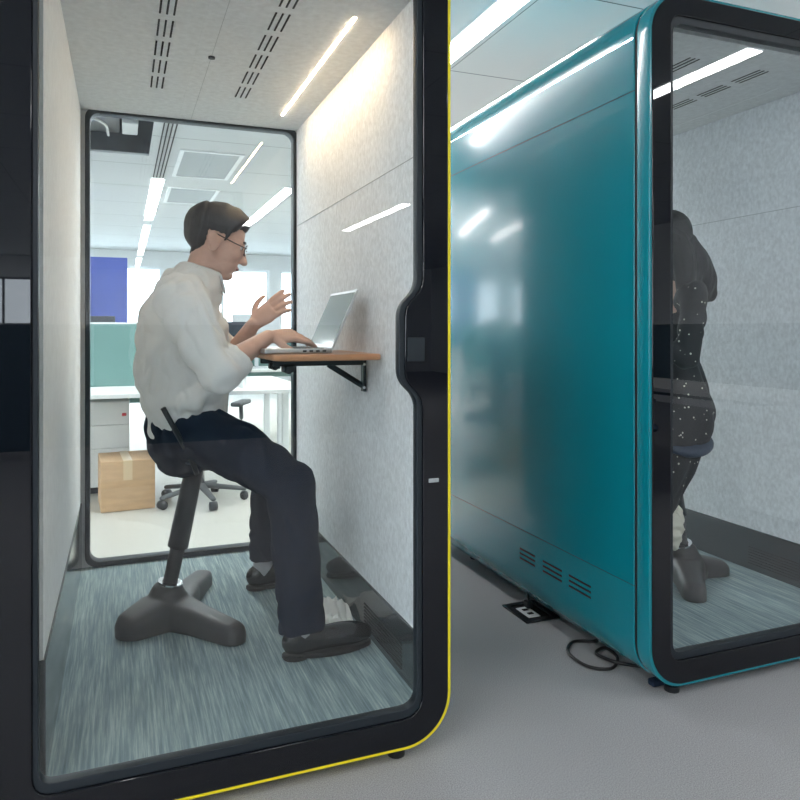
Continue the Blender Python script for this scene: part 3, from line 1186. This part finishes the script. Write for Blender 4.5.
for kn, an, sg in zip(wkn, wan, (1, -1)):
    b.limb([W0 + s2 * (sg * .07) + EZ * .70, kn], [.070, .050], up=(0, 0, 1))
    b.limb([kn, kn.lerp(an, .4), an], [.050, .048, .030], up=(1, 0, 0))
wme = voxel(b, .0055, 4, .4)


def long_region(a, b_, h):
    if a < -.005:
        return h + .10
    return h - (.045 + .4 * (a - .0)) if a > .02 else max(h - .035, .02 if abs(b_) > .05 and h > .01 else -1)


hm2 = hair_from(wme, hc2, hf2, hu2, lambda a, b_, h: long_region(a, b_, h), lambda a, b_, h: .016)
link('body', wme, M_skin2, wom, True)
b = MB()
hb2 = hc2 - hf2 * .07
b.limb([hc2 + hu2 * .045 - hf2 * .01, hc2 + Vector((.055, .01, -.01)), W0 + Vector((.075, -.01, 1.34)), W0 + Vector((.135, -.01, 1.27)), W0 + Vector((.170, -.01, 1.22))],
       [(.080, .085), (.095, .090), (.09, .090), (.075, .075), (.045, .045)], up=(1, 0, 0), seg=24)
b.limb([hc2 + hu2 * .02 - EY * .04, hc2 + Vector((.02, -.085, -.08)), hc2 + Vector((.03, -.09, -.20))], [(.06, .06), (.045, .055), (.03, .04)], up=(1, 0, 0))
b.limb([W0 + Vector((.02, -.03, 1.30)), W0 + Vector((.05, -.04, 1.16))], [(.08, .07), (.05, .04)], up=(1, 0, 0))
me = voxel(b, .007, 6)
folds(me, .007, 30, (1, 1, .15), 5)
lh = link('hair', hm2, M_hair, wom, True)
link('hair_length', me, M_hair, lh, True)
head_extras(wom, hc2, hf2, hu2, .94)
b = MB()
b.limb([W0 + Vector((-.17, 0, .36)), W0 + Vector((-.10, 0, .52)), W0 + EZ * .68, W0 + Vector((.01, 0, .76)), W0 + EZ * .93, W0 + EZ * 1.09, W0 + EZ * 1.18],
       [(.15, .13), (.165, .15), (.165, .155), (.155, .140), (.115, .095), (.14, .110), (.10, .07)], up=(1, 0, 0), seg=32, flat=True)
for sg, kn in zip((1, -1), wkn):
    b.limb([W0 + s2 * (sg * .07) + EZ * .70, kn], [.095, .080])
for a, e, w in zip(shs, els, wrs):
    b.limb([a.lerp(W0 + EZ * 1.17, .3), a, e], [.06, .055, .046])
    b.limb([e, e.lerp(w, .85)], [.046, .036])
me = voxel(b, .008, 5)
wrinkle(me, .012, 11, (1, 1, .5), 12)
link('dress', me, M_dress, wom, True)
b = MB()
for i in range(40):
    q = 2 * PI * i / 40
    rr = .095 + .012 * math.sin(q * 9)
    b.ellipsoid(W0 + Vector((-.12 + rr * math.cos(q), rr * math.sin(q), .25 + .012 * math.sin(q * 7))), EX, EY, EZ, .03, .03, .085, 10)
me = voxel(b, .008, 2)
folds(me, .008, 40, (1, 1, 1), 2)
link('petticoat_hem', me, M_fluff, wom, True, label='cream fleecy hem below the dress')
for an in wan:
    bt = MB()
    an = Vector((an.x, an.y, .11))
    bt.limb([an + EZ * .26, an + EZ * .16, an + EZ * .05], [(.050, .050), (.042, .046), (.040, .048)], up=(1, 0, 0))
    td = Vector((-1, .1, 0)).normalized()
    bt.limb([an + EZ * .04, an + td * .08 + EZ * .035, an + td * .14 + EZ * .028], [(.038, .036), (.042, .03), (.028, .022)])
    me = voxel(bt, .006, 5)
    for v in me.vertices:
        v.co.z = max(v.co.z, .112)
    link('boot', me, M_boot, wom, True)

# ------------------------------------------------------------------ crumpled paper on the booth floor
bm = bmesh.new()
bmesh.ops.create_grid(bm, x_segments=14, y_segments=10, size=1)
for v in bm.verts:
    x, y = v.co.x, v.co.y
    z = .022 + .020 * abs(noise.noise(Vector((x * 2.2, y * 2.2, 4)))) + .030 * (1 - abs(y + .2 * x)) * (1 - abs(x) * .6) + .012 * math.sin(5 * y + 2 * x)
    v.co = Vector((.712 + x * .068, 2.545 + y * .135, .1125 + max(.001, (z - .018) * 1.3)))
me = bpy.data.meshes.new('p')
bm.to_mesh(me)
bm.free()
me = baked(me, [('SOLIDIFY', dict(thickness=.002, offset=1))])
tag(link('crumpled_paper', me, M_paper, None, False, origin=(.705, 2.50, .112)), 'crumpled white paper on the booth floor by the shoe', 'paper')

# ------------------------------------------------------------------ floor box and cable beside the teal booth
fb = empty('floor_socket', (1.585, 2.55, 0), 'black square floor socket box with metal plate beside the teal booth', 'floor socket')
link('socket_frame', plate_xy([R4(1.50, 1.655, 2.455, 2.65), R4(1.525, 1.63, 2.48, 2.625)], 0, .008, .001), M_rod, fb)
MB().box(1.525, 1.63, 2.48, 2.625, 0, .003).link('socket_plate', M_seam, fb)
MB().box(1.535, 1.59, 2.495, 2.60, .003, .006, .001).link('outlet_plate', M_frame, fb)
for yy in (2.52, 2.56):
    MB().box(1.55, 1.575, yy, yy + .018, .006, .0075).link('outlet', M_slot, fb)
pl = MB()
pl.box(1.575, 1.60, 2.57, 2.605, .006, .035, .004)
pl.link('plug', M_rod, fb)
c = tube([(1.59, 2.59, .03), (1.62, 2.62, .05), (1.68, 2.5, .02), (1.70, 2.35, .008), (1.66, 2.22, .007), (1.57, 2.24, .007), (1.500, 2.17, .007),
          (1.500, 2.06, .007), (1.565, 2.015, .007), (1.635, 2.07, .009), (1.63, 2.13, .020), (1.575, 2.11, .017), (1.60, 2.03, .016), (1.68, 1.98, .007), (1.72, 1.90, .012), (1.70, 1.87, .02)], .0055)
cab = empty('power_cable', (1.58, 2.1, 0), 'black power cable looped on the carpet beside the teal booth', 'cable')
c.link('cable', M_cable, cab, True)
MB().box(1.60, 1.70, 1.845, 1.875, .012, .034, .006).link('cable_connector', M_trouser, cab)


# ------------------------------------------------------------------ the office behind the booths
def desk(x0, x1, y0, y1, label, z=.75):
    r = empty('desk', ((x0 + x1) / 2, (y0 + y1) / 2, 0), label, 'desk', None)
    MB().box(x0, x1, y0, y1, z - .028, z, .003).link('desktop', M_deskwhite, r)
    for (x, y) in ((x0 + .06, y0 + .06), (x1 - .06, y0 + .06), (x0 + .06, y1 - .06), (x1 - .06, y1 - .06)):
        MB().box(x - .025, x + .025, y - .025, y + .025, 0, z - .028, .004).link('leg', M_frame, r)
    return r


def divider(x0, x1, y0, y1, z0, z1, mat, label):
    r = empty('desk_divider', ((x0 + x1) / 2, (y0 + y1) / 2, z0), label, 'desk divider')
    MB().box(x0, x1, y0, y1, z0, z1, .002).link('divider_panel', mat, r)
    if x1 - x0 > y1 - y0:
        MB().box(x0, x1, y0 - .003, y1 + .003, z1, z1 + .012).link('divider_rail', M_frame, r)
    else:
        MB().box(x0 - .003, x1 + .003, y0, y1, z1, z1 + .012).link('divider_rail', M_frame, r)
    return r


desk(-2.4, 1.28, 5.0, 5.72, 'long white desk behind the near booth, nearest the back glass')
divider(-2.4, .62, 5.74, 5.765, .62, 1.215, M_screen, 'teal glass divider along the white desk behind the man')
desk(-2.4, 1.28, 5.785, 6.5, 'white desk on the far side of the teal divider')
MB_ = MB().box(.80, .825, 5.1, 5.66, .75, 1.03, .003)
tag(MB_.link('side_panel_screen', M_deskwhite, None, origin=(.81, 5.4, .75)), 'small cream upright panel standing on the white desk', 'panel')


def pedestal(x0, y0, label, w=.47, d=.24, h=.66, fob=False):
    r = empty('drawer_pedestal', (x0 + w / 2, y0 + d / 2, 0), label, 'drawers')
    MB().box(x0, x0 + w, y0 + .02, y0 + d, .05, h, .003).link('cabinet_body', M_drawer, r)
    MB().box(x0 + .03, x0 + w - .03, y0 + .06, y0 + d - .03, 0, .05).link('plinth', M_rod, r)
    zz = [(h - .165, h - .005), (h - .33, h - .170), (.055, h - .335)]
    for i, (a, b_) in enumerate(zz):
        dr = MB().box(x0 + .004, x0 + w - .004, y0, y0 + .02, a, b_, .003).link('drawer', M_drawer, r)
        if i == 0 and fob:
            MB().box(x0 + w - .05, x0 + w - .02, y0 - .02, y0, a + .06, a + .08, .003).link('key_fob', M_red, dr)
    return r


pedestal(-.42, 5.48, 'white three-drawer pedestal behind the cardboard box', fob=True)

cb = empty('cardboard_box', (.03, 5.12, 0), 'taped brown cardboard box on the floor before the white drawers', 'box')
rot = Matrix.Rotation(math.radians(4), 3, 'Z')
MB().box(-.140, .190, 4.93, 5.32, .002, .325, .004, 2, rot).link('box_body', M_card, cb)
MB().box(-.005, .050, 4.928, 5.322, .20, .3268, 0, 2, rot).link('tape', M_tape, cb)


def office_chair(loc, rz, label):
    r = empty('office_chair', (0, 0, 0), label, 'chair')
    MB().box(-.24, .24, -.23, .23, .44, .50, .03, 4).link('seat', M_chair, r, True)
    b = MB()
    b.limb([(0, -.24, .62), (0, -.27, .80), (0, -.25, .98)], [(.20, .025), (.22, .025), (.18, .022)], up=(0, 1, 0), seg=24)
    b.link('backrest', M_chair, r, True)
    MB().limb([(0, -.15, .43), (0, -.27, .45), (0, -.29, .70)], [.02, .02, .018]).link('back_stem', M_chairplastic, r, True)
    MB().cyl((0, 0, .10), (0, 0, .44), .026).link('gas_lift', M_chrome, r, True)
    for sg in (-1, 1):
        b = MB()
        b.limb([(sg * .24, 0, .46), (sg * .28, 0, .52), (sg * .28, 0, .66)], [.014] * 3)
        b.box(sg * .28 - .035, sg * .28 + .035, -.13, .13, .66, .69, .01)
        b.link('armrest', M_chairplastic, r, True)
    for i in range(5):
        a = 2 * PI * i / 5 + .3
        e = Vector((.29 * math.cos(a), .29 * math.sin(a), .075))
        arm = MB().limb([(0, 0, .115), e], [(.028, .02), (.018, .014)]).link('base_arm', M_chairplastic, r, True)
        tdir = Vector((-math.sin(a), math.cos(a), 0))
        MB().cyl(e - tdir * .022 - EZ * .045, e + tdir * .022 - EZ * .045, .029, 20).link('caster', M_rod, arm, True)
    r.location = (loc[0], loc[1], 0)
    r.rotation_euler = (0, 0, rz)
    OFF[r.name] = Vector((0, 0, 0))
    return r


och = office_chair((.50, 5.02), math.radians(-25), 'dark blue office chair on casters at the desk behind the man')


def monitor(x, y, z, w, h, mat, label, base=True, rz=0.0):
    r = empty('monitor', (x, y, z), label, 'monitor')
    MB().box(x - w / 2, x + w / 2, y - .012, y + .012, z + .13, z + .13 + h, .004).link('monitor_panel', mat, r)
    MB().box(x - w / 2 + .012, x + w / 2 - .012, y + .0122, y + .0135, z + .142, z + .118 + h).link('screen', M_lapscreen, r)
    MB().box(x - .02, x + .02, y - .030, y - .012, z + .01, z + .30, .003).link('monitor_stand', M_monitorsilver, r)
    MB().box(x - .11, x + .11, y - .10, y + .08, z, z + .010, .003).link('monitor_foot', M_monitorsilver, r)
    r.rotation_euler = (0, 0, rz)
    return r


monitor(-.28, 6.1, .75, .46, .40, M_monitor, 'dark monitor behind the teal divider, below the blue panel')
monitor(.80, 6.15, .75, .40, .36, M_monitor, 'dark monitor right of the seated man on the far side of the divider')
monitor(1.38, 7.9, .75, .52, .46, M_monitorsilver, 'silver monitor on the distant desk seen past the raised hand')

bp_ = empty('partition_panel', (-.55, 9.0, 0), 'tall bright blue fabric panel standing far behind the teal divider', 'partition')
MB().box(-1.15, .06, 8.98, 9.02, .80, 2.02, .004).link('fabric_panel', M_bluepanel, bp_)
for x in (-1.1, 0.0):
    MB().box(x - .03, x + .03, 8.85, 9.15, 0, .06, .004).link('foot', M_frame, bp_)
    MB().box(x - .02, x + .02, 8.985, 9.015, .06, .80, .002).link('post', M_frame, bp_)

# distant desk islands
for i, (x0, y0, lab) in enumerate(((.9, 7.6, 'distant white desk bearing the silver monitor'), (-5.4, 7.4, 'distant white desk near the left windows, nearer of two'),
                                   (-5.4, 11.4, 'distant white desk near the left windows, farther of two'), (1.4, 11.6, 'distant white desk before the back windows'))):
    desk(x0, x0 + 3.0, y0, y0 + .75, lab)
    divider(x0, x0 + 3.0, y0 + .77, y0 + .795, .62, 1.18, M_screen, ('teal glass divider on the %s' % lab.replace('distant white ', '')))

# ------------------------------------------------------------------ the office before the booths (mirrored in their glass)
desk(-5.0, 2.6, -4.3, -3.55, 'long white desk row facing the booths, mirrored in their glass')
divider(-5.0, 2.6, -3.53, -3.50, .10, 1.22, M_darkscreen, 'long dark teal divider facing the booths, mirrored in glass')
desk(3.62, 4.4, -2.6, 1.1, 'white desk right of the camera mirrored in the teal booth')
divider(4.42, 4.45, -2.6, 1.1, .60, 1.22, M_darkscreen, 'dark divider along the desk mirrored in the teal booth')
rp = empty('drawer_pedestal', (3.9, .4, 0), 'white pedestal under the desk mirrored in the teal booth', 'drawers')
MB().box(3.68, 4.2, .15, .75, .04, .68, .003).link('cabinet_body', M_drawer, rp)
for z in (.04, .26, .47):
    MB().box(3.665, 3.68, .16, .74, z + .005, z + .205, .002).link('drawer', M_drawer, rp)
ch2 = copy_tree(och)
ch2.location = (3.35, -.75, 0)
ch2.rotation_euler = (0, 0, math.radians(-90))
ch2['label'] = 'dark blue office chair at the desk mirrored in the teal booth'
